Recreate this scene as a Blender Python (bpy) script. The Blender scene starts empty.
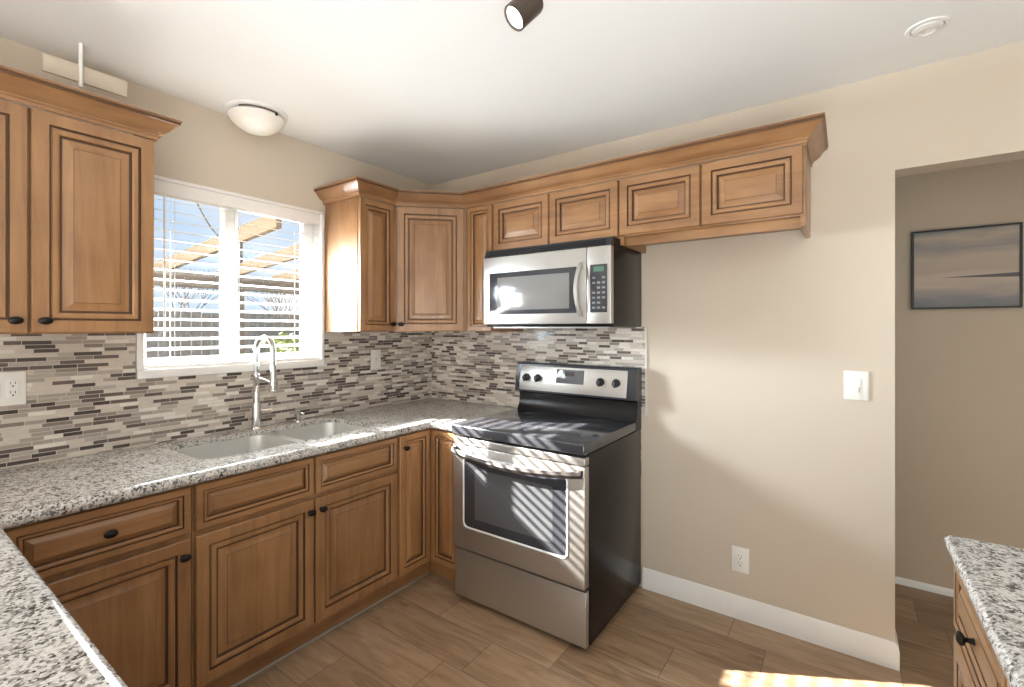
import bpy, bmesh, math, random
from math import sin, cos, pi, radians, sqrt
from mathutils import Vector, Matrix

random.seed(7)
S = bpy.context.scene
COL = S.collection

# ------------------------------------------------------------------ camera
cam_d = bpy.data.cameras.new('camera')
cam = bpy.data.objects.new('camera', cam_d)
COL.objects.link(cam)
cam.location = (2.5189, -2.4901, 1.4032)
cam.rotation_euler = (pi / 2, 0, 0.6098)
cam_d.sensor_width = 36
cam_d.lens = 471.14 / 1024 * 36
cam_d.shift_x = -5.79 / 1024
cam_d.shift_y = -14.66 / 1024
cam_d.clip_start = 0.02
S.camera = cam

# ------------------------------------------------------------------ light
EXPOSURE = 0.0
SUN = 76.0
SKY = 1.0
S.view_settings.view_transform = 'Standard'
S.view_settings.look = 'None'
S.view_settings.gamma = 1
S.view_settings.use_curve_mapping = False
S.view_settings.exposure = EXPOSURE
S.cycles.max_bounces = 8
S.cycles.diffuse_bounces = 5
S.cycles.glossy_bounces = 4
S.cycles.transparent_max_bounces = 12
S.cycles.sample_clamp_indirect = 10.0
S.cycles.blur_glossy = 0.3

sun_dir = Vector((1.0, 0.54, -0.61)).normalized()
sun_d = bpy.data.lights.new('sun', 'SUN')
sun_d.energy = SUN
sun_d.angle = radians(0.6)
sun_d.color = (1.0, 0.965, 0.91)
sun = bpy.data.objects.new('sun', sun_d)
COL.objects.link(sun)
sun.rotation_euler = sun_dir.to_track_quat('-Z', 'Y').to_euler()

world = bpy.data.worlds.new('world')
S.world = world
world.use_nodes = True
wt = world.node_tree
wt.nodes.clear()


def wn(t, **k):
    n = wt.nodes.new(t)
    for a, b in k.items():
        setattr(n, a, b)
    return n


w_out = wn('ShaderNodeOutputWorld')
w_bg = wn('ShaderNodeBackground')
w_bg.inputs['Strength'].default_value = SKY
w_tc = wn('ShaderNodeTexCoord')
w_sep = wn('ShaderNodeSeparateXYZ')
w_ramp = wn('ShaderNodeValToRGB')
w_ramp.color_ramp.elements[0].position = 0.0
w_ramp.color_ramp.elements[0].color = (0.72, 0.86, 1.0, 1)
w_ramp.color_ramp.elements[1].position = 0.45
w_ramp.color_ramp.elements[1].color = (0.40, 0.62, 0.94, 1)
w_noise = wn('ShaderNodeTexNoise')
w_noise.inputs['Scale'].default_value = 3.0
w_noise.inputs['Detail'].default_value = 5
w_cr = wn('ShaderNodeValToRGB')
w_cr.color_ramp.elements[0].position = 0.5
w_cr.color_ramp.elements[1].position = 0.72
w_mix = wn('ShaderNodeMix', data_type='RGBA')
w_mix.inputs[7].default_value = (1.0, 1.0, 1.0, 1)
wt.links.new(w_tc.outputs['Generated'], w_sep.inputs[0])
wt.links.new(w_sep.outputs['Z'], w_ramp.inputs[0])
wt.links.new(w_tc.outputs['Generated'], w_noise.inputs['Vector'])
wt.links.new(w_noise.outputs['Fac'], w_cr.inputs[0])
wt.links.new(w_cr.outputs['Color'], w_mix.inputs[0])
wt.links.new(w_ramp.outputs['Color'], w_mix.inputs[6])
wt.links.new(w_mix.outputs[2], w_bg.inputs['Color'])
wt.links.new(w_bg.outputs[0], w_out.inputs[0])


def area(name, loc, look, sx, sy, watts, color=(1, 1, 1)):
    d = bpy.data.lights.new(name, 'AREA')
    d.shape = 'RECTANGLE'
    d.size = sx
    d.size_y = sy
    d.energy = watts
    d.color = color
    o = bpy.data.objects.new(name, d)
    COL.objects.link(o)
    o.location = loc
    o.rotation_euler = Vector(look).to_track_quat('-Z', 'Y').to_euler()
    return o


# fill lamps added at assumed rear and side openings, both behind the camera
area('rear_fill', (3.4, -6.15, 1.15), (0, 1, 0), 2.6, 2.0, 30, (0.97, 0.99, 1.0))
area('side_fill', (5.15, -3.2, 1.4), (-1, 0, 0), 2.2, 1.5, 5, (0.97, 0.99, 1.0))
# added upward fill behind the camera, no fixture, brightens the ceiling
area('ceiling_fill', (3.2, -3.5, 0.35), (-.12, .12, 1), 2.0, 2.0, 132, (0.90, 0.985, 1.0))
# daylight of the sky at the kitchen window, just outside the glass
area('window_sky_glow', (-0.2, -1.32, 1.46), (1, 0.4, 0.05), 0.85, 0.48, 45, (0.82, 0.93, 1.0))
area('window_daylight', (-0.2, -1.30, 1.74), (1, 0.5, -0.3), 0.34, 0.30, 105, (0.82, 0.93, 1.0))

# ------------------------------------------------------------------ materials


class N:
    """node tree helper"""

    def __init__(self, name):
        self.m = bpy.data.materials.new(name)
        self.m.use_nodes = True
        self.t = self.m.node_tree
        self.b = self.t.nodes['Principled BSDF']

    def n(self, t, ins=None, **k):
        x = self.t.nodes.new(t)
        for a, b in k.items():
            setattr(x, a, b)
        for a, b in (ins or {}).items():
            if hasattr(b, 'is_output'):
                self.t.links.new(b, x.inputs[a])
            else:
                x.inputs[a].default_value = b
        return x

    def set(self, **k):
        for a, b in k.items():
            a = a.replace('_', ' ')
            if hasattr(b, 'is_output'):
                self.t.links.new(b, self.b.inputs[a])
            else:
                self.b.inputs[a].default_value = b

    def math(self, op, a, b=0.0, c=0.0):
        return self.n('ShaderNodeMath', {0: a, 1: b, 2: c}, operation=op).outputs[0]

    def mix(self, f, a, b, blend='MIX'):
        return self.n('ShaderNodeMix', {0: f, 6: a, 7: b}, data_type='RGBA', blend_type=blend).outputs[2]

    def pos(self):
        return self.n('ShaderNodeNewGeometry').outputs['Position']

    def map(self, v, scale=(1, 1, 1), loc=(0, 0, 0), rot=(0, 0, 0)):
        return self.n('ShaderNodeMapping', {'Vector': v, 'Scale': scale, 'Location': loc, 'Rotation': rot}).outputs[0]

    def noise(self, v, scale=5, detail=3, rough=.5, dist=0):
        return self.n('ShaderNodeTexNoise', {'Vector': v, 'Scale': scale, 'Detail': detail, 'Roughness': rough, 'Distortion': dist})

    def ramp(self, f, stops, interp='LINEAR'):
        x = self.n('ShaderNodeValToRGB', {0: f})
        r = x.color_ramp
        r.interpolation = interp
        while len(r.elements) < len(stops):
            r.elements.new(0.5)
        for e, (p, c) in zip(r.elements, stops):
            e.position = p
            e.color = (*c, 1) if len(c) == 3 else c
        return x.outputs[0]

    def bump(self, h, strength=.2, dist=.01):
        self.t.links.new(self.n('ShaderNodeBump', {'Height': h, 'Strength': strength, 'Distance': dist}).outputs[0], self.b.inputs['Normal'])


def plain(name, col, rough=.5, metal=0., spec=.5, coat=0., vary=.04):
    k = N(name)
    nz = k.noise(k.pos(), 14, 3)
    f = k.math('MULTIPLY_ADD', nz.outputs[0], vary * 2, 1 - vary)
    c = k.n('ShaderNodeVectorMath', {0: col, 3: f}, operation='SCALE').outputs[0]
    k.set(Base_Color=c, Roughness=rough, Metallic=metal, Coat_Weight=coat)
    k.b.inputs['Specular IOR Level'].default_value = spec
    return k.m


def paint(name, col, rough=.6, bump=.06):
    k = N(name)
    p = k.pos()
    big = k.noise(p, 1.3, 3)
    f = k.math('MULTIPLY_ADD', big.outputs[0], .06, .97)
    c = k.n('ShaderNodeVectorMath', {0: col, 3: f}, operation='SCALE').outputs[0]
    k.set(Base_Color=c, Roughness=rough)
    k.bump(k.noise(p, 220, 2).outputs[0], bump, .002)
    return k.m


def wood(name, scale, light=(.345, .180, .076), dark=(.170, .073, .028)):
    k = N(name)
    p = k.map(k.pos(), scale)
    g = k.noise(p, 1, 6, .6, .6).outputs[0]
    blotch = k.noise(k.pos(), 5, 3).outputs[0]
    oi = k.n('ShaderNodeObjectInfo').outputs['Random']
    f = k.math('ADD', k.math('MULTIPLY', g, .7), k.math('MULTIPLY', blotch, .35))
    f = k.math('ADD', f, k.math('MULTIPLY', oi, .16))
    c = k.ramp(f, [(.32, dark), (.75, light)])
    k.set(Base_Color=c, Roughness=.36, Coat_Weight=.3, Coat_Roughness=.22)
    k.bump(g, .06, .002)
    return k.m


M = {}
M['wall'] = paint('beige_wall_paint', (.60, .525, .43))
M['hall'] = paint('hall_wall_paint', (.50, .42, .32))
M['ceiling'] = paint('white_ceiling_paint', (.80, .80, .785), .7, .1)
M['white'] = plain('white_trim_paint', (.82, .81, .79), .35)
M['plastic'] = plain('white_plastic', (.84, .83, .80), .3)
M['offwhite'] = plain('off_white_plastic', (.72, .70, .66), .35)
M['slat'] = plain('white_blind_slat', (.86, .85, .83), .4)
M['wood_v'] = wood('maple_wood_upright', (28, 28, 2.2))
M['wood_h'] = wood('maple_wood_level', (2.2, 2.2, 28))
M['glaze'] = plain('dark_glaze_in_grooves', (.085, .038, .016), .45)
M['bronze'] = plain('oil_rubbed_bronze', (.018, .015, .014), .35, .7)
M['bronze_lamp'] = plain('brushed_bronze', (.11, .085, .07), .35, .8)
M['chrome'] = plain('brushed_nickel', (.72, .72, .71), .16, 1.)
M['sink'] = plain('sink_steel', (.66, .66, .64), .38, .9)
M['black'] = plain('black_enamel', (.011, .010, .010), .24, spec=.28)
M['blackmatte'] = plain('black_plastic', (.02, .02, .022), .4)
M['charcoal'] = plain('charcoal_enamel', (.03, .032, .038), .22)
M['darkgap'] = plain('dark_recess', (.012, .010, .009), .7)
M['hole'] = plain('socket_slot', (.03, .03, .03), .6)
M['glow'] = None

k = N('stainless_steel')
sn = k.noise(k.map(k.pos(), (1.5, 1.5, 260)), 1, 2).outputs[0]
k.set(Base_Color=(.50, .48, .455, 1), Metallic=.85, Roughness=k.math('MULTIPLY_ADD', sn, .10, .32))
M['steel'] = k.m

k = N('dark_glass')
k.set(Base_Color=(.035, .036, .042, 1), Roughness=.12)
k.b.inputs['Specular IOR Level'].default_value = .7
M['glassblack'] = k.m

k = N('cooktop_glass')
k.set(Base_Color=(.042, .043, .050, 1), Roughness=.13)
k.b.inputs['Specular IOR Level'].default_value = .9
M['cooktop'] = k.m

k = N('microwave_window_mesh')
k.set(Base_Color=(.17, .165, .16, 1), Roughness=.12)
k.b.inputs['Specular IOR Level'].default_value = .9
M['mwindow'] = k.m

k = N('window_glass')
k.t.nodes.remove(k.b)
gl = k.n('ShaderNodeBsdfGlossy', {'Roughness': .02})
tr = k.n('ShaderNodeBsdfTransparent')
fr = k.n('ShaderNodeFresnel', {'IOR': 1.3})
mx = k.n('ShaderNodeMixShader', {0: fr.outputs[0], 1: tr.outputs[0], 2: gl.outputs[0]})
k.t.links.new(mx.outputs[0], k.t.nodes['Material Output'].inputs[0])
M['glass'] = k.m

k = N('lit_lamp_lens')
k.set(Base_Color=(.9, .9, .9, 1), Emission_Color=(1, .97, .9, 1), Emission_Strength=1.3)
M['lens'] = k.m

k = N('green_display')
k.set(Base_Color=(.05, .09, .07, 1), Roughness=.1, Emission_Color=(.1, .35, .2, 1), Emission_Strength=.25)
M['display'] = k.m

# granite: pale cream ground with grey, tan and black mineral grains
k = N('speckled_granite')
p = k.pos()
v1 = k.n('ShaderNodeTexVoronoi', {'Vector': k.n('ShaderNodeVectorMath', {0: p, 1: k.n('ShaderNodeVectorMath', {0: k.noise(p, 60, 2).outputs['Color'], 3: .012}, operation='SCALE').outputs[0]}, operation='ADD').outputs[0], 'Scale': 190}, feature='F1')
hue = k.n('ShaderNodeSeparateColor', {0: v1.outputs['Color']}).outputs[0]
clump = k.noise(p, 52, 4, .66).outputs[0]
big = k.noise(p, 9, 2).outputs[0]
f = k.math('ADD', k.math('MULTIPLY', hue, .42), k.math('ADD', k.math('MULTIPLY', clump, .75), k.math('MULTIPLY', big, .18)))
c = k.ramp(f, [(.40, (.04, .037, .038)), (.49, (.135, .125, .12)), (.57, (.30, .28, .258)), (.66, (.47, .445, .415)), (.82, (.64, .62, .595))])
k.set(Base_Color=c, Roughness=.13)
k.b.inputs['Specular IOR Level'].default_value = .6
M['granite'] = k.m

# linear mosaic: rows of random length strips of stone and glass
k = N('linear_mosaic_tile')
p = k.pos()
sp = k.n('ShaderNodeSeparateXYZ', {0: p})
u = k.math('ADD', k.math('SUBTRACT', sp.outputs[0], sp.outputs[1]), k.math('MULTIPLY', k.math('GREATER_THAN', sp.outputs[0], .012), 3.77))
zz = k.math('DIVIDE', sp.outputs[2], .0158)
row = k.math('FLOOR', zz)
fz = k.math('SUBTRACT', zz, row)
rr = k.n('ShaderNodeTexWhiteNoise', {'W': row}, noise_dimensions='1D').outputs['Value']
w_ = k.math('ADD', k.math('MULTIPLY', u, 14.5), k.math('MULTIPLY', k.math('ADD', row, rr), 53.7))
vo = k.n('ShaderNodeTexVoronoi', {'W': w_, 'Scale': 1.0, 'Randomness': .85}, voronoi_dimensions='1D', feature='F1')
ve = k.n('ShaderNodeTexVoronoi', {'W': w_, 'Scale': 1.0, 'Randomness': .85}, voronoi_dimensions='1D', feature='DISTANCE_TO_EDGE')
sc_ = k.n('ShaderNodeSeparateColor', {0: vo.outputs['Color']})
tile = k.ramp(sc_.outputs[0], [(0, (.53, .475, .415)), (.16, (.68, .635, .58)), (.32, (.33, .285, .245)), (.46, (.24, .20, .175)), (.58, (.60, .54, .475)), (.69, (.42, .375, .335)), (.77, (.125, .098, .088)), (.91, (.075, .058, .053))], 'CONSTANT')
stone = k.noise(k.map(p, (40, 40, 160)), 1, 3).outputs[0]
tile = k.mix(.25, tile, k.n('ShaderNodeVectorMath', {0: tile, 3: k.math('MULTIPLY_ADD', stone, 1.6, .2)}, operation='SCALE').outputs[0])
edge = k.math('MINIMUM', k.math('MULTIPLY', k.math('MINIMUM', fz, k.math('SUBTRACT', 1.0, fz)), .0158), k.math('DIVIDE', ve.outputs['Distance'], 14.5))
grout = k.math('LESS_THAN', edge, .0011)
c = k.mix(grout, tile, (.54, .50, .45, 1))
gls = k.math('GREATER_THAN', sc_.outputs[0], .5)
k.set(Base_Color=c, Roughness=k.math('MULTIPLY_ADD', gls, -.26, .42))
k.bump(k.math('SUBTRACT', 1.0, grout), .35, .002)
M['mosaic'] = k.m

# wood look floor tiles in a running bond, long side along x
k = N('wood_look_floor_tile')
p = k.pos()
sp = k.n('ShaderNodeSeparateXYZ', {0: p})
PW, PL = .213, .628
yy = k.math('DIVIDE', k.math('ADD', sp.outputs[1], .825 + 25 * PW), PW)
row = k.math('FLOOR', yy)
fy = k.math('SUBTRACT', yy, row)
offs = {25: .408, 24: .943, 23: .791, 22: .199, 26: .02, 27: .55, 28: .30, 29: .72, 30: .611, 31: .459}
st = []
for r in range(15, 36):
    o = offs.get(r, (r * .377) % 1)
    st.append(((r - 15) / 32 + .002, (o, o, o)))
roff = k.ramp(k.math('DIVIDE', k.math('SUBTRACT', row, 15 - .3), 32), st, 'CONSTANT')
roff = k.n('ShaderNodeSeparateColor', {0: roff}).outputs[0]
xx = k.math('SUBTRACT', k.math('DIVIDE', sp.outputs[0], PL), roff)
colm = k.math('FLOOR', xx)
fx = k.math('SUBTRACT', xx, colm)
idv = k.n('ShaderNodeCombineXYZ', {0: row, 1: colm}).outputs[0]
wn_ = k.n('ShaderNodeTexWhiteNoise', {'Vector': idv}, noise_dimensions='3D')
shift = k.n('ShaderNodeVectorMath', {0: wn_.outputs['Color'], 3: 30.}, operation='SCALE').outputs[0]
pv = k.n('ShaderNodeVectorMath', {0: k.map(p, (2.2, 16, 1)), 1: shift}, operation='ADD').outputs[0]
gr = k.noise(pv, 1.4, 6, .62, 1.2).outputs[0]
fine = k.noise(k.map(pv, (1, 9, 1)), 1.5, 3).outputs[0]
f = k.math('ADD', k.math('MULTIPLY', gr, .62), k.math('ADD', k.math('MULTIPLY', fine, .2), k.math('MULTIPLY', wn_.outputs['Value'], .16)))
c = k.ramp(f, [(.30, (.17, .105, .058)), (.50, (.35, .228, .138)), (.72, (.50, .36, .24))])
eg = k.math('MINIMUM', k.math('MULTIPLY', k.math('MINIMUM', fy, k.math('SUBTRACT', 1., fy)), PW), k.math('MULTIPLY', k.math('MINIMUM', fx, k.math('SUBTRACT', 1., fx)), PL))
gt = k.math('LESS_THAN', eg, .0016)
c = k.mix(gt, c, (.14, .10, .07, 1))
k.set(Base_Color=c, Roughness=k.math('MULTIPLY_ADD', gr, .2, .30))
k.bump(k.math('ADD', k.math('MULTIPLY', gr, .25), k.math('SUBTRACT', 1., gt)), .15, .003)
M['floor'] = k.m

# seascape canvas
k = N('seascape_paint')
p = k.pos()
sp = k.n('ShaderNodeSeparateXYZ', {0: p})
wv = k.noise(k.map(p, (3, 1, 14)), 1, 5, .55, .6).outputs[0]
h = k.math('DIVIDE', k.math('SUBTRACT', sp.outputs[2], 1.51), .42)
h2 = k.math('ADD', h, k.math('MULTIPLY_ADD', wv, .34, -.17))
c = k.ramp(h2, [(.0, (.15, .165, .18)), (.14, (.22, .22, .225)), (.27, (.42, .35, .29)), (.36, (.48, .40, .33)), (.46, (.40, .33, .27)), (.62, (.44, .36, .29)), (.76, (.26, .25, .235)), (.86, (.42, .345, .28)), (1., (.20, .215, .215))])
ln = k.math('MULTIPLY', k.math('LESS_THAN', k.math('ABSOLUTE', k.math('SUBTRACT', h, .385)), k.math('MULTIPLY', k.math('SUBTRACT', sp.outputs[0], 2.92), .09)), .9)
c = k.mix(ln, c, (.055, .06, .07, 1))
k.set(Base_Color=c, Roughness=.55)
M['sea'] = k.m

M['beam'] = plain('tan_pergola_paint', (.075, .060, .043), .9, spec=0)
M['darkbeam'] = plain('dark_brown_paint', (.06, .052, .045), .6)
M['fence'] = plain('weathered_grey_board', (.17, .165, .165), .8, vary=.2)
M['bark'] = plain('grey_bark', (.13, .11, .095), .9)
M['stucco'] = plain('tan_stucco', (.5, .43, .34), .9)
k = N('yard_ground')
k.set(Base_Color=k.ramp(k.noise(k.pos(), 3, 5).outputs[0], [(.35, (.16, .14, .10)), (.65, (.30, .27, .20))]), Roughness=.9)
M['yard'] = k.m
k = N('shrub_leaf')
k.set(Base_Color=k.ramp(k.noise(k.pos(), 9, 3).outputs[0], [(.35, (.10, .15, .04)), (.65, (.30, .34, .12))]), Roughness=.7)
M['leaf'] = k.m

# ------------------------------------------------------------------ mesh helpers
OFF = {}


class MB:
    def __init__(self):
        self.bm = bmesh.new()

    def _merge(self, t, mat):
        vm = {}
        for v in t.verts:
            vm[v] = self.bm.verts.new(v.co)
        for f in t.faces:
            try:
                g = self.bm.faces.new([vm[v] for v in f.verts])
                g.material_index = mat
            except ValueError:
                pass
        t.free()

    def box(self, x0, x1, y0, y1, z0, z1, bev=0, mat=0, seg=2):
        t = bmesh.new()
        bmesh.ops.create_cube(t, size=1)
        for v in t.verts:
            v.co = Vector(((x0 + x1) / 2 + v.co.x * (x1 - x0), (y0 + y1) / 2 + v.co.y * (y1 - y0), (z0 + z1) / 2 + v.co.z * (z1 - z0)))
        if bev:
            bmesh.ops.bevel(t, geom=t.edges[:], offset=bev, segments=seg, affect='EDGES', profile=.5)
        self._merge(t, mat)
        return self

    def obox(self, o, u, v, w, su, sv, sw, bev=0, mat=0, seg=2):
        """box with a corner at o and edges u*su, v*sv, w*sw"""
        t = bmesh.new()
        bmesh.ops.create_cube(t, size=1)
        for q in t.verts:
            q.co = Vector(((q.co.x + .5) * su, (q.co.y + .5) * sv, (q.co.z + .5) * sw))
        if bev:
            bmesh.ops.bevel(t, geom=t.edges[:], offset=bev, segments=seg, affect='EDGES', profile=.5)
        o, u, v, w = map(Vector, (o, u, v, w))
        flip = u.cross(v).dot(w) < 0
        for q in t.verts:
            q.co = o + u * q.co.x + v * q.co.y + w * q.co.z
        if flip:
            bmesh.ops.reverse_faces(t, faces=t.faces[:])
        self._merge(t, mat)
        return self

    def loft(self, rings, mats=0, cap0=True, cap1=True, closed=True):
        """rings: lists of points with equal length"""
        vs = [[self.bm.verts.new(p) for p in r] for r in rings]
        n = len(vs[0])
        for i in range(len(vs) - 1):
            mt = mats[i] if isinstance(mats, (list, tuple)) else mats
            for j in range(n if closed else n - 1):
                a, b = vs[i], vs[i + 1]
                f = self.bm.faces.new([a[j], a[(j + 1) % n], b[(j + 1) % n], b[j]])
                f.material_index = mt
        if cap0:
            f = self.bm.faces.new(vs[0][::-1])
            f.material_index = mats[0] if isinstance(mats, (list, tuple)) else mats
        if cap1:
            f = self.bm.faces.new(vs[-1])
            f.material_index = mats[-1] if isinstance(mats, (list, tuple)) else mats
        return self

    def lathe(self, prof, c=(0, 0, 0), axis=(0, 0, 1), n=32, mat=0, sq=(1, 1), up=None, cap0=True, cap1=True):
        """prof: (radius, height along axis)"""
        ax = Vector(axis).normalized()
        a = Vector(up) if up else (Vector((1, 0, 0)) if abs(ax.x) < .9 else Vector((0, 1, 0)))
        e1 = (a - ax * a.dot(ax)).normalized()
        e2 = ax.cross(e1)
        c = Vector(c)
        rings = [[c + ax * h + e1 * (cos(2 * pi * i / n) * max(r, 1e-5) * sq[0]) + e2 * (sin(2 * pi * i / n) * max(r, 1e-5) * sq[1]) for i in range(n)] for r, h in prof]
        return self.loft(rings, mat, cap0, cap1)

    def tube(self, pts, r, n=10, mat=0):
        pts = [Vector(p) for p in pts]
        rs = r if isinstance(r, (list, tuple)) else [r] * len(pts)
        rings = []
        tan0 = (pts[1] - pts[0]).normalized()
        e1 = tan0.orthogonal().normalized()
        for i, p in enumerate(pts):
            a = pts[max(i - 1, 0)]
            b = pts[min(i + 1, len(pts) - 1)]
            t = (b - a).normalized()
            e1 = (e1 - t * e1.dot(t)).normalized()
            e2 = t.cross(e1)
            rings.append([p + (e1 * cos(2 * pi * j / n) + e2 * sin(2 * pi * j / n)) * rs[i] for j in range(n)])
        return self.loft(rings, mat)

    def prism(self, pts, z0, z1, mat=0):
        return self.loft([[(x, y, z0) for x, y in pts], [(x, y, z1) for x, y in pts]], mat)

    def plate(self, outer, holes, z0, z1, mat=0):
        """flat slab with holes"""
        t = bmesh.new()
        es = []
        for lp in [outer] + holes:
            vs = [t.verts.new((x, y, z1)) for x, y in lp]
            es += [t.edges.new((vs[i], vs[(i + 1) % len(vs)])) for i in range(len(vs))]
        r = bmesh.ops.triangle_fill(t, edges=es, use_beauty=True)
        bmesh.ops.recalc_face_normals(t, faces=t.faces[:])
        if sum(f.normal.z for f in t.faces) < 0:
            bmesh.ops.reverse_faces(t, faces=t.faces[:])
        top = t.faces[:]
        d = bmesh.ops.duplicate(t, geom=t.verts[:] + t.edges[:] + top)
        low = [g for g in d['geom'] if isinstance(g, bmesh.types.BMFace)]
        vmap = d['vert_map']
        for g in d['geom']:
            if isinstance(g, bmesh.types.BMVert):
                g.co.z = z0
        bmesh.ops.reverse_faces(t, faces=low)
        for e in es:
            if e.is_valid:
                a, b = e.verts
                f = t.faces.new([a, b, vmap[b], vmap[a]])
        bmesh.ops.recalc_face_normals(t, faces=t.faces[:])
        self._merge(t, mat)
        return self

    def build(self, name, mats, parent=None, kind=None, angle=35, smooth=True):
        if not isinstance(mats, (list, tuple)):
            mats = [mats]
        off = OFF.get(parent.name, Vector((0, 0, 0))) if parent else Vector((0, 0, 0))
        bmesh.ops.recalc_face_normals(self.bm, faces=self.bm.faces[:])
        me = bpy.data.meshes.new(name)
        if parent is None:
            lo = Vector((min(v.co.x for v in self.bm.verts), min(v.co.y for v in self.bm.verts), min(v.co.z for v in self.bm.verts)))
            hi = Vector((max(v.co.x for v in self.bm.verts), max(v.co.y for v in self.bm.verts), max(v.co.z for v in self.bm.verts)))
            off = Vector(((lo.x + hi.x) / 2, (lo.y + hi.y) / 2, lo.z))
        for v in self.bm.verts:
            v.co -= off
        self.bm.to_mesh(me)
        self.bm.free()
        for m in mats:
            me.materials.append(m)
        if smooth:
            for pl in me.polygons:
                pl.use_smooth = True
            me.set_sharp_from_angle(angle=radians(angle))
        o = bpy.data.objects.new(name, me)
        COL.objects.link(o)
        OFF[o.name] = off
        if parent:
            o.parent = parent
        else:
            o.location = off
        if kind:
            o['kind'] = kind
        return o


def tag(o, label, cat, group=None):
    o['label'] = label
    o['category'] = cat
    if group:
        o['group'] = group
    return o


def thing(name, loc, label, cat, group=None):
    o = bpy.data.objects.new(name, None)
    o.empty_display_size = .05
    COL.objects.link(o)
    o.location = loc
    OFF[o.name] = Vector(loc)
    return tag(o, label, cat, group)


def rrect(cx, cy, hx, hy, r, n=6):
    pts = []
    for k_, (sx, sy) in enumerate(((1, 1), (-1, 1), (-1, -1), (1, -1))):
        for i in range(n + 1):
            a = pi / 2 * (k_ + i / n)
            pts.append((cx + sx * (hx - r) + r * cos(a), cy + sy * (hy - r) + r * sin(a)))
    return pts


# ------------------------------------------------------------------ room
H = 2.4626
WX = 2.682                                    # end of the back wall
MB().box(-.14, 5.0, -6.0, 2.0, -.12, 0).build('floor', M['floor'], kind='structure')
MB().box(-.14, 5.2, -6.2, 2.1, H, H + .12).build('ceiling', M['ceiling'], kind='structure')

WY0, WY1, WZ0, WZ1 = -1.752, -.884, 1.212, 2.072     # window opening
b = MB()
b.box(-.14, 0, -6.0, WY0, 0, H)
b.box(-.14, 0, WY1, .13, 0, H)
b.box(-.14, 0, WY0, WY1, 0, WZ0)
b.box(-.14, 0, WY0, WY1, WZ1, H)
wall_left = b.build('wall_left', M['wall'], kind='structure')

b = MB()
b.box(0, WX, 0, .125, 0, H)
b.box(WX, 5.0, 0, .125, 2.06, H)
wall_back = b.build('wall_back', M['wall'], kind='structure')
HY = .845
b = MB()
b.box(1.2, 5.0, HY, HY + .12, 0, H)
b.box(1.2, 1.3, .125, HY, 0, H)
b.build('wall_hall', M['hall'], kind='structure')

b = MB()
b.box(5.0, 5.12, -6.0, -4.4, 0, H)
b.box(5.0, 5.12, -2.0, 2.0, 0, H)
b.box(5.0, 5.12, -4.4, -2.0, 0, .6)
b.box(5.0, 5.12, -4.4, -2.0, 2.2, H)
b.build('wall_right', M['wall'], kind='structure')
b = MB()
b.box(-.14, 2.0, -6.12, -6.0, 0, H)
b.box(4.8, 5.12, -6.12, -6.0, 0, H)
b.box(2.0, 4.8, -6.12, -6.0, 2.2, H)
b.build('wall_rear', M['wall'], kind='structure')

# backsplash of mosaic tile, parts of the walls they clad
BT = 1.384
b = MB()
b.box(0, .009, -2.70, -1.770, .896, BT)
b.box(0, .009, -1.770, -.870, .896, 1.186)
b.box(0, .009, -.870, -.0095, .896, BT)
o = b.build('backsplash', M['mosaic'], wall_left, smooth=False)
b = MB()
b.box(.0, .835, -.009, 0, .896, BT)
b.box(.835, 1.600, -.009, 0, .60, 1.412)
b.box(1.600, 1.625, -.009, 0, .935, 1.412)
o = b.build('backsplash', M['mosaic'], wall_back, smooth=False)
MB().box(1.625, 1.634, -.011, 0, .935, 1.412, .002).build('tile_edge_strip', M['offwhite'], wall_back)

# baseboards with a stepped top, run round the end of the back wall
def base_profile(path, name):
    h_ = .035 if 'hall' in name else .108
    prof = [(0, 0), (.014, 0), (.014, h_ - .03), (.010, h_ - .02), (.010, h_ - .010), (.004, h_), (0, h_)]
    rings = []
    n = len(path)
    for i, p in enumerate(path):
        p = Vector(p)
        d0 = (p - Vector(path[i - 1])).normalized() if i else None
        d1 = (Vector(path[i + 1]) - p).normalized() if i < n - 1 else None
        nr = [Vector((d.y, -d.x)) for d in (d0, d1) if d is not None]
        m = nr[0] if len(nr) == 1 else (nr[0] + nr[1]) / (1 + nr[0].dot(nr[1]))
        rings.append([(p.x + m.x * a, p.y + m.y * a, z) for a, z in prof])
    return MB().loft(rings).build(name, M['white'], kind='structure')


base_profile([(1.612, 0), (WX, 0), (WX, .125)], 'baseboard_back')
base_profile([(1.31, HY), (4.99, HY)], 'baseboard_hall')

# ------------------------------------------------------------------ window
win = bpy.data.objects.new('window_1', None)
COL.objects.link(win)
win.location = (-.08, (WY0 + WY1) / 2, WZ0)
win['kind'] = 'structure'
OFF['window_1'] = Vector(win.location)
fx0, fx1 = -.115, -.07
b = MB()
fw = .042
b.box(fx0, fx1, WY0, WY0 + fw, WZ0, WZ1, .003)
b.box(fx0, fx1, WY1 - fw - .03, WY1, WZ0, WZ1, .003)
b.box(fx0, fx1, WY0 + fw, WY1 - fw - .03, WZ0, WZ0 + fw, .003)
b.box(fx0, fx1, WY0 + fw, WY1 - fw - .03, WZ1 - fw, WZ1, .003)
b.build('window_frame', M['white'], win)
MB().box(fx0 + .004, fx1 + .012, -1.388, -1.322, WZ0 + fw, WZ1 - fw, .003).build('meeting_stile', M['white'], win)
MB().box(-.096, -.092, WY0 + fw, -1.388, WZ0 + fw, WZ1 - fw).build('pane', M['glass'], win, smooth=False)
MB().box(-.096, -.092, -1.322, WY1 - fw - .03, WZ0 + fw, WZ1 - fw).build('pane', M['glass'], win, smooth=False)
b = MB()
b.box(-.07, .012, WY0 - .014, WY0 + .012, WZ0 - .006, WZ1 + .012, .003)
b.box(-.07, .012, WY1 - .012, WY1 + .006, WZ0 - .006, WZ1 + .012, .003)
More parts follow.
